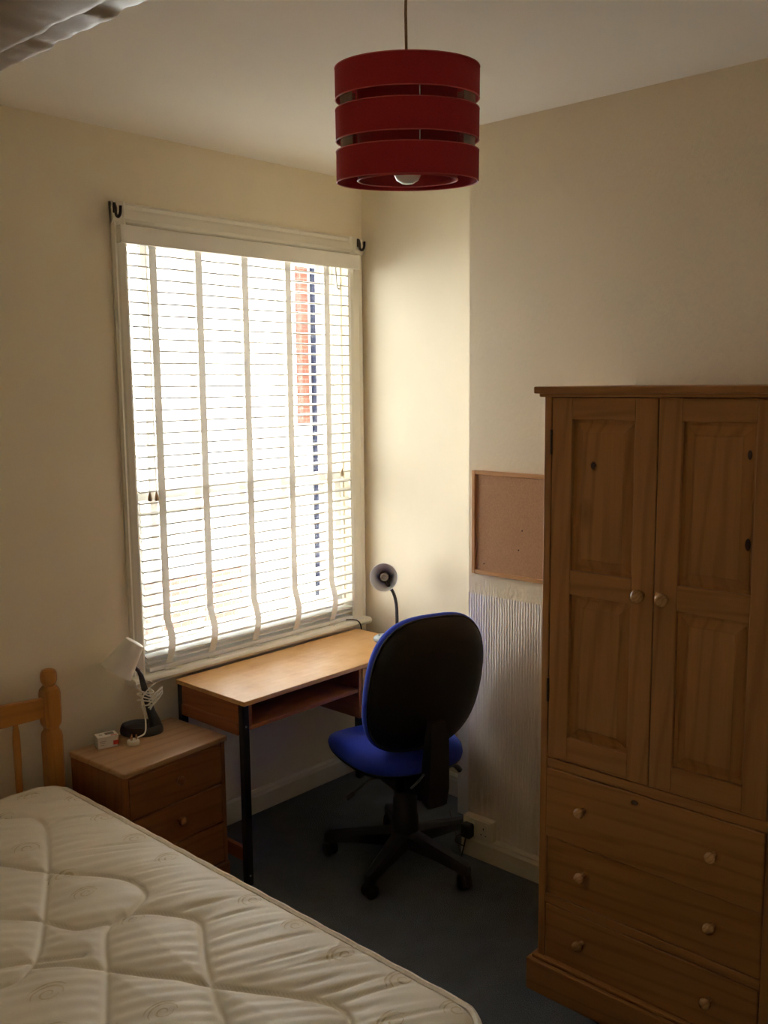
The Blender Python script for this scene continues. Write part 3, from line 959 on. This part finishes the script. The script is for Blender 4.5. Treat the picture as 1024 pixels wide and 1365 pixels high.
for dx, dy, w_ in ((0, .008, .002), (-.010, -.005, .0032), (.010, -.005, .0032)):
    add_box(bm, pv.x + dx - w_, pv.x + dx + w_, pv.y + dy - .002, pv.y + dy + .002, .017, .035)
obj('plug_pin', bm, m_pins, pgo, local=True)

# light bulb carton
BW, BD, BH = .076, .052, .043
lb = thing('bulb_carton', 'small white and red light bulb box on the bedside cabinet', 'box', (-1.551, -.148, NZ), math.atan2(-.021, .073))
c_ = obj('carton', B((-BW / 2, BW / 2, -BD / 2, BD / 2, 0, BH), bev=.0008), m_card, lb, local=True)
e_ = .0006
obj('red_print', B((.018, BW / 2 + e_, -BD / 2 - e_, -BD / 2 + .006, .008, .024), (BW / 2 - .004, BW / 2 + e_, -BD / 2, BD / 2 - .01, .004, .032), (.012, BW / 2 - .004, -BD / 2 + .004, -BD / 2 + .012, BH - .001, BH + e_)), m_cardred, lb, local=True)
obj('grey_print', B((-.004, .028, -.006, .016, BH - .001, BH + e_)), m_cardgrey, lb, local=True)
bm = bmesh.new()
for k in range(3):
    add_box(bm, -.030, -.016 + .004 * k, -BD / 2 - e_, -BD / 2 + .001, .012 + .007 * k, .0145 + .007 * k)
add_box(bm, -.026, -.014, -.004, .008, BH - .001, BH + e_)
obj('pale_print', bm, m_cardtext, lb, local=True)

# ------------------------------------------------------------------ bed frame
MX0, MX1, MY0, MY1, MZB, MZT = -3.115, -1.752, -2.062, -.128, .330, .522
bf = thing('bed_frame', 'pine bed frame with turned headboard posts and spindles against the wall', 'bed', ((MX0 + MX1) / 2, -1.1, 0))
def post(x, y):
    bm = bmesh.new()
    w = .031
    def sq(h, z): return [(x + sx * h * (1 if abs(sx) else 1), y + sy * h, z) for sx, sy in ((-1, -1), (1, -1), (1, 1), (-1, 1))]
    def oc(h, z, c=.28):
        k = h * (1 - c)
        return [(x - k, y - h, z), (x + k, y - h, z), (x + h, y - k, z), (x + h, y + k, z), (x + k, y + h, z), (x - k, y + h, z), (x - h, y + k, z), (x - h, y - k, z)]
    prof = [(w, 0), (w, .655), (w * .93, .672), (w * .72, .684), (w * .72, .690), (w * .93, .702), (w, .716), (w, .815), (w * .92, .832), (w * .60, .846)]
    b2 = loft([oc(h, z) for h, z in prof])
    pr = [(.016, .842), (.022, .850), (.0285, .864), (.0300, .878), (.0285, .892), (.023, .902), (.012, .9065), (0, .9075)]
    add_lathe(b2, pr, 24, Matrix.Translation((x, y, 0)))
    bm.free()
    return b2
PX0, PX1, PY = -3.095, -1.722, -.068
for x in (PX1, PX0): obj('post', post(x, PY), hbw['z'], bf)
bm = bmesh.new()      # slightly arched top rail
n = 24
rings = []
for k in range(n + 1):
    f = k / n
    x = PX0 + .02 + (PX1 - PX0 - .04) * f
    arc = .030 * math.sin(math.pi * f)
    zt_, zb_ = .806 + arc, .734 + arc * .35
    rings.append([(x, PY - .012, zb_), (x, PY + .012, zb_), (x, PY + .012, zt_ - .004), (x, PY + .007, zt_), (x, PY - .007, zt_), (x, PY - .012, zt_ - .004)])
bm.free()
obj('top_rail', loft(rings), hbw['x'], bf)
obj('lower_rail', B((PX0 + .02, PX1 - .02, PY - .012, PY + .012, .36, .43), bev=.003), hbw['x'], bf)
for k in range(9):
    x = -1.855 - .1385 * k
    zt_ = .742 + .012 * math.sin(math.pi * (x - PX0) / (PX1 - PX0))
    pr = [(.0085, .42), (.010, .46), (.0125, .50), (.0125, .56), (.0135, .60), (.0135, .66), (.0125, .70), (.010, .72), (.0075, zt_)]
    obj('spindle', L(pr, 14, (x, PY, 0)), hbw['z'], bf, smooth=True)
for x in (MX1 - .045, MX0 + .020):
    obj('side_rail', B((x, x + .024, MY0 + .02, PY - .03, .22, .33), bev=.003), hbw['y'], bf)
obj('foot_rail', B((MX0 + .02, MX1 - .021, MY0 - .004, MY0 + .02, .22, .33), bev=.003), hbw['x'], bf)
for x in (MX1 - .06, MX0 + .005):
    obj('leg', B((x, x + .055, MY0 - .004, MY0 + .05, 0, .33), bev=.004), hbw['z'], bf)
for k in range(13):
    y = -.22 - k * .14
    obj('bed_slat', B((MX0 + .044, MX1 - .045, y - .04, y + .04, .31, .33)), m_slatbed, bf)

# ------------------------------------------------------------------ mattress
SEAMS = [
    [(-2.36, .02), (-2.14, -.10), (-2.03, -.28), (-1.96, -.35), (-1.95, -.41), (-1.98, -.5), (-2.09, -.71), (-2.19, -.88), (-2.3, -1.06), (-2.36, -1.12), (-2.44, -1.14), (-2.62, -1.02)],
    [(-2.42, -.22), (-2.30, -.36), (-2.17, -.58), (-2.13, -.67), (-2.1, -.72), (-2.05, -.8), (-1.99, -.89), (-1.965, -.97), (-1.98, -1.04), (-2.02, -1.07), (-2.09, -1.1), (-2.15, -1.08), (-2.2, -1.05), (-2.23, -.97), (-2.24, -.94), (-2.3, -.86), (-2.48, -.60), (-2.60, -.48)],
    [(-2.36, -1.12), (-2.32, -1.15), (-2.28, -1.19), (-2.24, -1.26), (-2.19, -1.35), (-2.14, -1.43), (-2.11, -1.5), (-2.07, -1.57), (-2.01, -1.67), (-1.98, -1.73), (-1.965, -1.78), (-1.98, -1.83), (-2.03, -1.88), (-2.12, -1.88), (-2.20, -1.80)],
    [(-2.46, -1.62), (-2.36, -1.46), (-2.24, -1.27), (-2.19, -1.18), (-2.14, -1.11), (-2.08, -1.09), (-2.02, -1.14), (-1.98, -1.21), (-1.965, -1.26), (-1.99, -1.31), (-2.05, -1.4), (-2.11, -1.51), (-2.14, -1.57), (-2.18, -1.65), (-2.30, -1.84), (-2.42, -1.90)],
]
XM = (MX0 + MX1) / 2
SEAMS += [[(2 * XM - x, -2.19 - y) for x, y in s] for s in SEAMS]      # the quilting repeats on the other half
segs = []
for s in SEAMS:
    q = spline([(x, y, 0) for x, y in s], 4)
    for a, c in zip(q, q[1:]): segs.append((a.x, a.y, c.x, c.y))
segs = np.array(segs)
RC = .10

def seam_dist(X, Y):
    d = np.full(X.shape, 9.0)
    for ax, ay, cx2, cy2 in segs:
        vx, vy = cx2 - ax, cy2 - ay
        l2 = vx * vx + vy * vy + 1e-12
        t_ = np.clip(((X - ax) * vx + (Y - ay) * vy) / l2, 0, 1)
        d = np.minimum(d, np.hypot(X - ax - t_ * vx, Y - ay - t_ * vy))
    return d

def edge_dist(X, Y):
    qx = np.abs(X - XM) - ((MX1 - MX0) / 2 - RC)
    qy = np.abs(Y - (MY0 + MY1) / 2) - ((MY1 - MY0) / 2 - RC)
    return -(np.hypot(np.maximum(qx, 0), np.maximum(qy, 0)) + np.minimum(np.maximum(qx, qy), 0) - RC)

def mat_z(X, Y):
    ds = seam_dist(X, Y)
    de = np.maximum(edge_dist(X, Y), 0)
    puff = .020 * (1 - np.exp(-ds / .045)) - .006 * np.exp(-(ds / .006) ** 2)
    edge = .026 * (1 - np.exp(-de / .05))
    # pulled creases between the quilting and the edge
    band = np.exp(-((de - .14) / .11) ** 2) * np.clip(ds / .04, 0, 1)
    u = (Y * 1.0 + X * .55)
    cr = np.sin(u * 92 + 3.0 * np.sin(Y * 7.3) + 2 * np.sin(X * 11 + Y * 5)) * .5 + np.sin(u * 151 + 4 * np.sin(Y * 3.1 + X * 6)) * .5
    amp = .5 + .5 * np.sin(Y * 9.1 + 1.3) * np.sin(Y * 4.3)
    crease = -.0055 * np.clip(cr, 0, 1) ** 2 * band * (.45 + amp)
    inner = .0018 * np.sin(u * 120 + 3 * np.sin(X * 9 + Y * 4)) * np.clip(ds / .03, 0, 1) * np.exp(-ds / .12)
    return MZT - .026 + puff * np.clip(de / .03, 0, 1) + edge + crease + inner - .004

nx_, ny_ = 250, 350
gx = np.linspace(MX0, MX1, nx_); gy = np.linspace(MY0, MY1, ny_)
GX, GY = np.meshgrid(gx, gy)
hx, hy = (MX1 - MX0) / 2, (MY1 - MY0) / 2
QX, QY = GX - XM, GY - (MY0 + MY1) / 2
ddx, ddy = np.abs(QX) - (hx - RC), np.abs(QY) - (hy - RC)
mk = (ddx > 0) & (ddy > 0)
sc_ = np.where(mk, np.maximum(ddx, ddy) / np.maximum(np.hypot(ddx, ddy), 1e-9), 1)
QX = np.where(mk, np.sign(QX) * (hx - RC + ddx * sc_), QX)
QY = np.where(mk, np.sign(QY) * (hy - RC + ddy * sc_), QY)
GX, GY = QX + XM, QY + (MY0 + MY1) / 2
GZ = mat_z(GX, GY)
mt = thing('mattress', 'cream quilted mattress with swirl motifs and piped edge on the bed frame', 'mattress', (XM, (MY0 + MY1) / 2, MZB))
V = np.stack([GX - XM, GY - (MY0 + MY1) / 2, GZ - MZB], -1).reshape(-1, 3)
idx = np.arange(nx_ * ny_).reshape(ny_, nx_)
Fq = np.stack([idx[:-1, :-1], idx[:-1, 1:], idx[1:, 1:], idx[1:, :-1]], -1).reshape(-1, 4)
me = bpy.data.meshes.new('quilted_top')
me.from_pydata(V.tolist(), [], Fq.tolist())
me.polygons.foreach_set('use_smooth', [True] * len(me.polygons))
me.materials.append(m_tick)
top = bpy.data.objects.new('quilted_top', me); COL.objects.link(top); top.parent = mt
# perimeter loop
per = []
def arc(cx2, cy2, a0): return [(cx2 + RC * math.cos(R(a0 + k * 9)), cy2 + RC * math.sin(R(a0 + k * 9))) for k in range(11)]
c0 = (MY0 + MY1) / 2
loop = arc(hx - RC, hy - RC, 0) + arc(-hx + RC, hy - RC, 90) + arc(-hx + RC, -hy + RC, 180) + arc(hx - RC, -hy + RC, 270)
fine = []
for i, a in enumerate(loop):
    c = loop[(i + 1) % len(loop)]
    n = max(1, int(math.hypot(c[0] - a[0], c[1] - a[1]) / .03))
    for k in range(n): fine.append((a[0] + (c[0] - a[0]) * k / n, a[1] + (c[1] - a[1]) * k / n))
zt_ = MZT - .030 - MZB
rings = []
for f, bul in ((0, 0), (.12, .006), (.35, .011), (.65, .011), (.88, .006), (1, 0)):
    r_ = []
    for x, y in fine:
        l_ = math.hypot(x / hx, y / hy)
        nx2, ny2 = x / hx, y / hy
        ex = (max(abs(x) - (hx - RC), 0) * (1 if x > 0 else -1), max(abs(y) - (hy - RC), 0) * (1 if y > 0 else -1))
        el = math.hypot(*ex) or 1
        r_.append((x + ex[0] / el * bul, y + ex[1] / el * bul, zt_ * (1 - f)))
    rings.append(r_)
obj('border', loft(rings), m_side, mt, smooth=True, local=True)
for zz in (zt_ + .009, .004):
    rnd = random.Random(5)
    obj('piping', T([(x, y, zz + .0012 * math.sin(i * 1.7)) for i, (x, y) in enumerate(fine)], .0105, 8, True), m_pipe, mt, smooth=True, local=True)
# woven swirl motifs
SW_ = [(-1.9, -.23), (-1.79, -.36), (-2.08, -.57), (-1.81, -.56), (-2.1, -.94), (-1.83, -.76), (-1.83, -.94), (-1.81, -1.3), (-1.82, -1.48), (-1.82, -1.66), (-1.80, -1.83), (-1.80, -1.99), (-2.08, -1.14), (-1.93, -1.92), (-2.09, -.79), (-2.39, -1.27), (-2.30, -.66), (-2.25, -1.52), (-2.45, -1.40), (-2.02, -.30)]
def swirl(cx2, cy2, rot, s):
    bm = bmesh.new()
    for turn, r0, r1, a0, a1, w in ((0, .006, .020, 0, 400, .0022), (1, .027, .031, 40, 250, .0026), (2, .038, .041, 90, 210, .0026)):
        n = 28
        pl_, pr_ = [], []
        for k in range(n + 1):
            f = k / n
            a = R(a0 + (a1 - a0) * f) + rot
            r_ = (r0 + (r1 - r0) * f) * s
            ww = w * s * math.sin(math.pi * min(max(f, .04), .96)) ** .5
            for lst, rr2 in ((pl_, r_ - ww), (pr_, r_ + ww)):
                lst.append((cx2 + rr2 * math.cos(a) * 1.25, cy2 + rr2 * math.sin(a) * .95))
        allp = np.array(pl_ + pr_)
        zz = mat_z(allp[:, 0], allp[:, 1]) + .0012
        vv = [bm.verts.new((x, y, z)) for (x, y), z in zip(allp, zz)]
        for k in range(n):
            bm.faces.new((vv[k], vv[k + 1], vv[n + 2 + k], vv[n + 1 + k]))
    return bm
rnd = random.Random(21)
for i, (x, y) in enumerate(SW_):
    obj('swirl_motif', swirl(x, y, R(-60 + rnd.uniform(-25, 25)), rnd.uniform(.85, 1.05)), m_swirl, mt)

# pale plastic bottle lying on the mattress
pbz = float(mat_z(np.array([-2.26]), np.array([-.56]))[0])
bo = thing('plastic_bottle', 'small clear plastic bottle lying on the mattress', 'bottle', (-2.205, -.605, pbz))
ax_ = Vector((-.62, .78, 0)).normalized()
obj('bottle_body', add_lathe(bmesh.new(), [(0, 0), (.010, .001), (.018, .006), (.021, .016), (.021, .11), (.016, .125), (.009, .132), (0, .132)], 24, Matrix.Translation((0.006, -.008, .021)) @ axis_rot(ax_)), m_bottle, bo, smooth=True, local=True)
obj('bottle_cap', add_lathe(bmesh.new(), [(0, .131), (.011, .131), (.011, .150), (0, .150)], 20, Matrix.Translation((0.006, -.008, .021)) @ axis_rot(ax_)), m_white, bo, smooth=True, local=True)

# ------------------------------------------------------------------ office chair
CX, CY = -.622, -.800
AZ = R(70)       # direction the chair faces
ch = thing('office_chair', 'blue fabric swivel office chair with a black back shell and five-star base', 'chair', (CX, CY, 0), AZ - R(90))
# local frame: +y forward, +x to the sitter's right
oc_ = lambda name, bm, mat, par=ch, **k: obj(name, bm, mat, par, local=True, **k)

def sup(n, e, a, b_):
    out = []
    for k in range(n):
        th = 2 * math.pi * k / n
        c, s = math.cos(th), math.sin(th)
        out.append((a * abs(c) ** (2 / e) * (1 if c > 0 else -1), b_ * abs(s) ** (2 / e) * (1 if s > 0 else -1)))
    return out

def seat_ring(scale, z, grow=0.0, drop=0.0):
    r_ = []
    for x, y in sup(56, 2.9, .242, .268):
        f = 1 + .04 * (y / .24)
        yy = y * (scale + grow)
        r_.append((x * f * (scale + grow), .076 + yy, z - drop * max(0, y / .24) ** 2 * .026 + drop * max(0, -y / .24) ** 2 * .006 + drop * .012 * (abs(x) / .24) ** 2))
    return r_
SZ = .425
oc_('seat_cushion', loft([seat_ring(.90, SZ + .012), seat_ring(.985, SZ + .020), seat_ring(1.0, SZ + .036), seat_ring(.985, SZ + .052, 0, .5), seat_ring(.93, SZ + .064, 0, .8), seat_ring(.80, SZ + .072, 0, 1), seat_ring(.5, SZ + .070, 0, 1), seat_ring(.15, SZ + .067, 0, 1)]), m_blue, smooth=True)
oc_('seat_shell', loft([seat_ring(.45, SZ - .022), seat_ring(.75, SZ - .018), seat_ring(.92, SZ - .002), seat_ring(.975, SZ + .014), seat_ring(.975, SZ + .021)]), m_plastic, smooth=True)

BZ0, BZ1 = .500, 1.068
BC, BHH = (BZ0 + BZ1) / 2, (BZ1 - BZ0) / 2
def back_pt(x, zr, off, scale=1.0):
    """x across, zr height from the centre, off = towards the sitter"""
    lean = .24 * zr
    curve = .55 * x * x + .35 * zr * zr
    lumb = .018 * math.exp(-((zr + .12) / .12) ** 2)
    return (x, -.212 - lean + curve + off + lumb * 0, BC + zr)
def back_ring(scale, off):
    r_ = []
    for x, z in sup(64, 2.9, 1, 1):
        wtop = .246 - .004 * (z + 1) / 2 + .008 * (1 - abs(z))
        r_.append(back_pt(x * wtop * scale, z * BHH * scale - .0, off))
    return r_
oc_('back_shell', loft([back_ring(.20, -.012), back_ring(.55, -.012), back_ring(.80, -.011), back_ring(.90, -.008), back_ring(.955, .000), back_ring(.962, .012), back_ring(.90, .012)]), m_shell, smooth=True)
oc_('back_cushion', loft([back_ring(.90, .008), back_ring(.975, .008), back_ring(.995, .016), back_ring(1.0, .028), back_ring(.985, .042), back_ring(.94, .055), back_ring(.80, .066), back_ring(.45, .072), back_ring(.12, .073)]), m_blue, smooth=True)
# piping between shell and cushion
oc_('back_trim', T(back_ring(.968, .006), .004, 6, True), m_plastic, smooth=True)
# back upright: boxy cover running down behind the seat
oc_('back_upright', loft([[(-.030, -.262, .66), (.030, -.262, .66), (.030, -.232, .66), (-.030, -.232, .66)],
                          [(-.038, -.275, .60), (.038, -.275, .60), (.038, -.225, .60), (-.038, -.225, .60)],
                          [(-.041, -.272, .50), (.041, -.272, .50), (.041, -.212, .50), (-.041, -.212, .50)],
                          [(-.043, -.268, .40), (.043, -.268, .40), (.043, -.20, .40), (-.043, -.20, .40)],
                          [(-.040, -.255, .335), (.040, -.255, .335), (.040, -.19, .350), (-.040, -.19, .350)],
                          [(-.030, -.235, .318), (.030, -.235, .318), (.030, -.20, .325), (-.030, -.20, .325)]]), m_plastic, smooth=True)
oc_('upright_bar', T([(0, -.225, .365), (0, -.12, .375), (0, .0, .382)], .020, 8), m_black, smooth=True)
oc_('tilt_mechanism', B((-.085, .085, -.095, .13, .335, .408), (-.055, .055, -.16, -.09, .345, .398), bev=.012, seg=2), m_black)
oc_('gas_column', L([(0, .10), (.030, .10), (.030, .215), (.027, .22), (.027, .30), (.020, .302), (.020, .356), (0, .356)], 24), m_black, smooth=True)
oc_('column_gaiter', L([(.052, .115), (.057, .13), (.052, .20), (.048, .205), (.048, .27), (.044, .275), (.044, .345), (.0, .345)], 24), m_plastic, smooth=True)
oc_('height_lever', T(spline([(.06, .02, .378), (.14, .015, .375), (.20, .0, .368), (.235, -.012, .352), (.250, -.02, .332)], 6), [.005] * 6 + [.006] * 6 + [.009] * 6 + [.011] * 6 + [.006], 8), m_plastic, smooth=True)
oc_('tilt_lever', T(spline([(-.06, .03, .375), (-.14, .04, .350), (-.20, .045, .315), (-.225, .046, .298)], 6), .0055, 8), m_black, smooth=True)
oc_('lever_tip', T([(-.205, .0455, .312), (-.235, .047, .292)], .009, 8), m_plastic, smooth=True)
oc_('adjuster_rod', T([(-.048, -.235, .46), (-.060, -.20, .415), (-.066, -.17, .385)], .005, 8), m_chrome, smooth=True)
oc_('base_hub', L([(0, .075), (.052, .075), (.056, .085), (.054, .125), (.046, .138), (0, .138)], 24), m_plastic, smooth=True)
world_angles = [123, 196, 268, 345, 54]
for wa in world_angles:
    a = R(wa) - (AZ - R(90))
    ca, sa = math.cos(a), math.sin(a)
    f_ = lambda r_, s_, z_: (r_ * ca - s_ * sa, r_ * sa + s_ * ca, z_)
    secs = [(.03, .038, .076, .140), (.10, .034, .076, .132), (.20, .028, .074, .118), (.285, .023, .066, .106), (.318, .021, .060, .100), (.332, .012, .062, .092)]
    rings = []
    for r_, w_, zb_, zt2 in secs:
        rings.append([f_(r_, -w_, zb_), f_(r_, w_, zb_), f_(r_, w_, zt2 - .012), f_(r_, w_ * .6, zt2), f_(r_, -w_ * .6, zt2), f_(r_, -w_, zt2 - .012)])
    arm = oc_('base_arm', loft(rings), m_plastic, smooth=True)
    cr_ = .312
    ct = a + R(60)
    cax = Vector((math.cos(ct), math.sin(ct), 0))
    cpos = Vector(f_(cr_, 0, .028))
    bm = bmesh.new()
    for s_ in (-1, 1):
        add_lathe(bm, [(0, -.0085), (.022, -.0085), (.0275, -.005), (.028, 0), (.0275, .005), (.022, .0085), (0, .0085)], 22, Matrix.Translation(cpos + cax * s_ * .015) @ axis_rot(cax))
    oc_('caster_wheel', bm, m_black, arm, smooth=True)
    bm = bmesh.new()
    add_lathe(bm, [(0, -.006), (.026, -.006), (.029, 0), (.026, .006), (0, .006)], 20, Matrix.Translation(cpos + Vector((0, 0, .004))) @ axis_rot(cax))
    add_lathe(bm, [(0, 0), (.007, 0), (.007, .045), (0, .045)], 12, Matrix.Translation(cpos + Vector((0, 0, .024))))
    oc_('caster_stem', bm, m_plastic, arm, smooth=True)
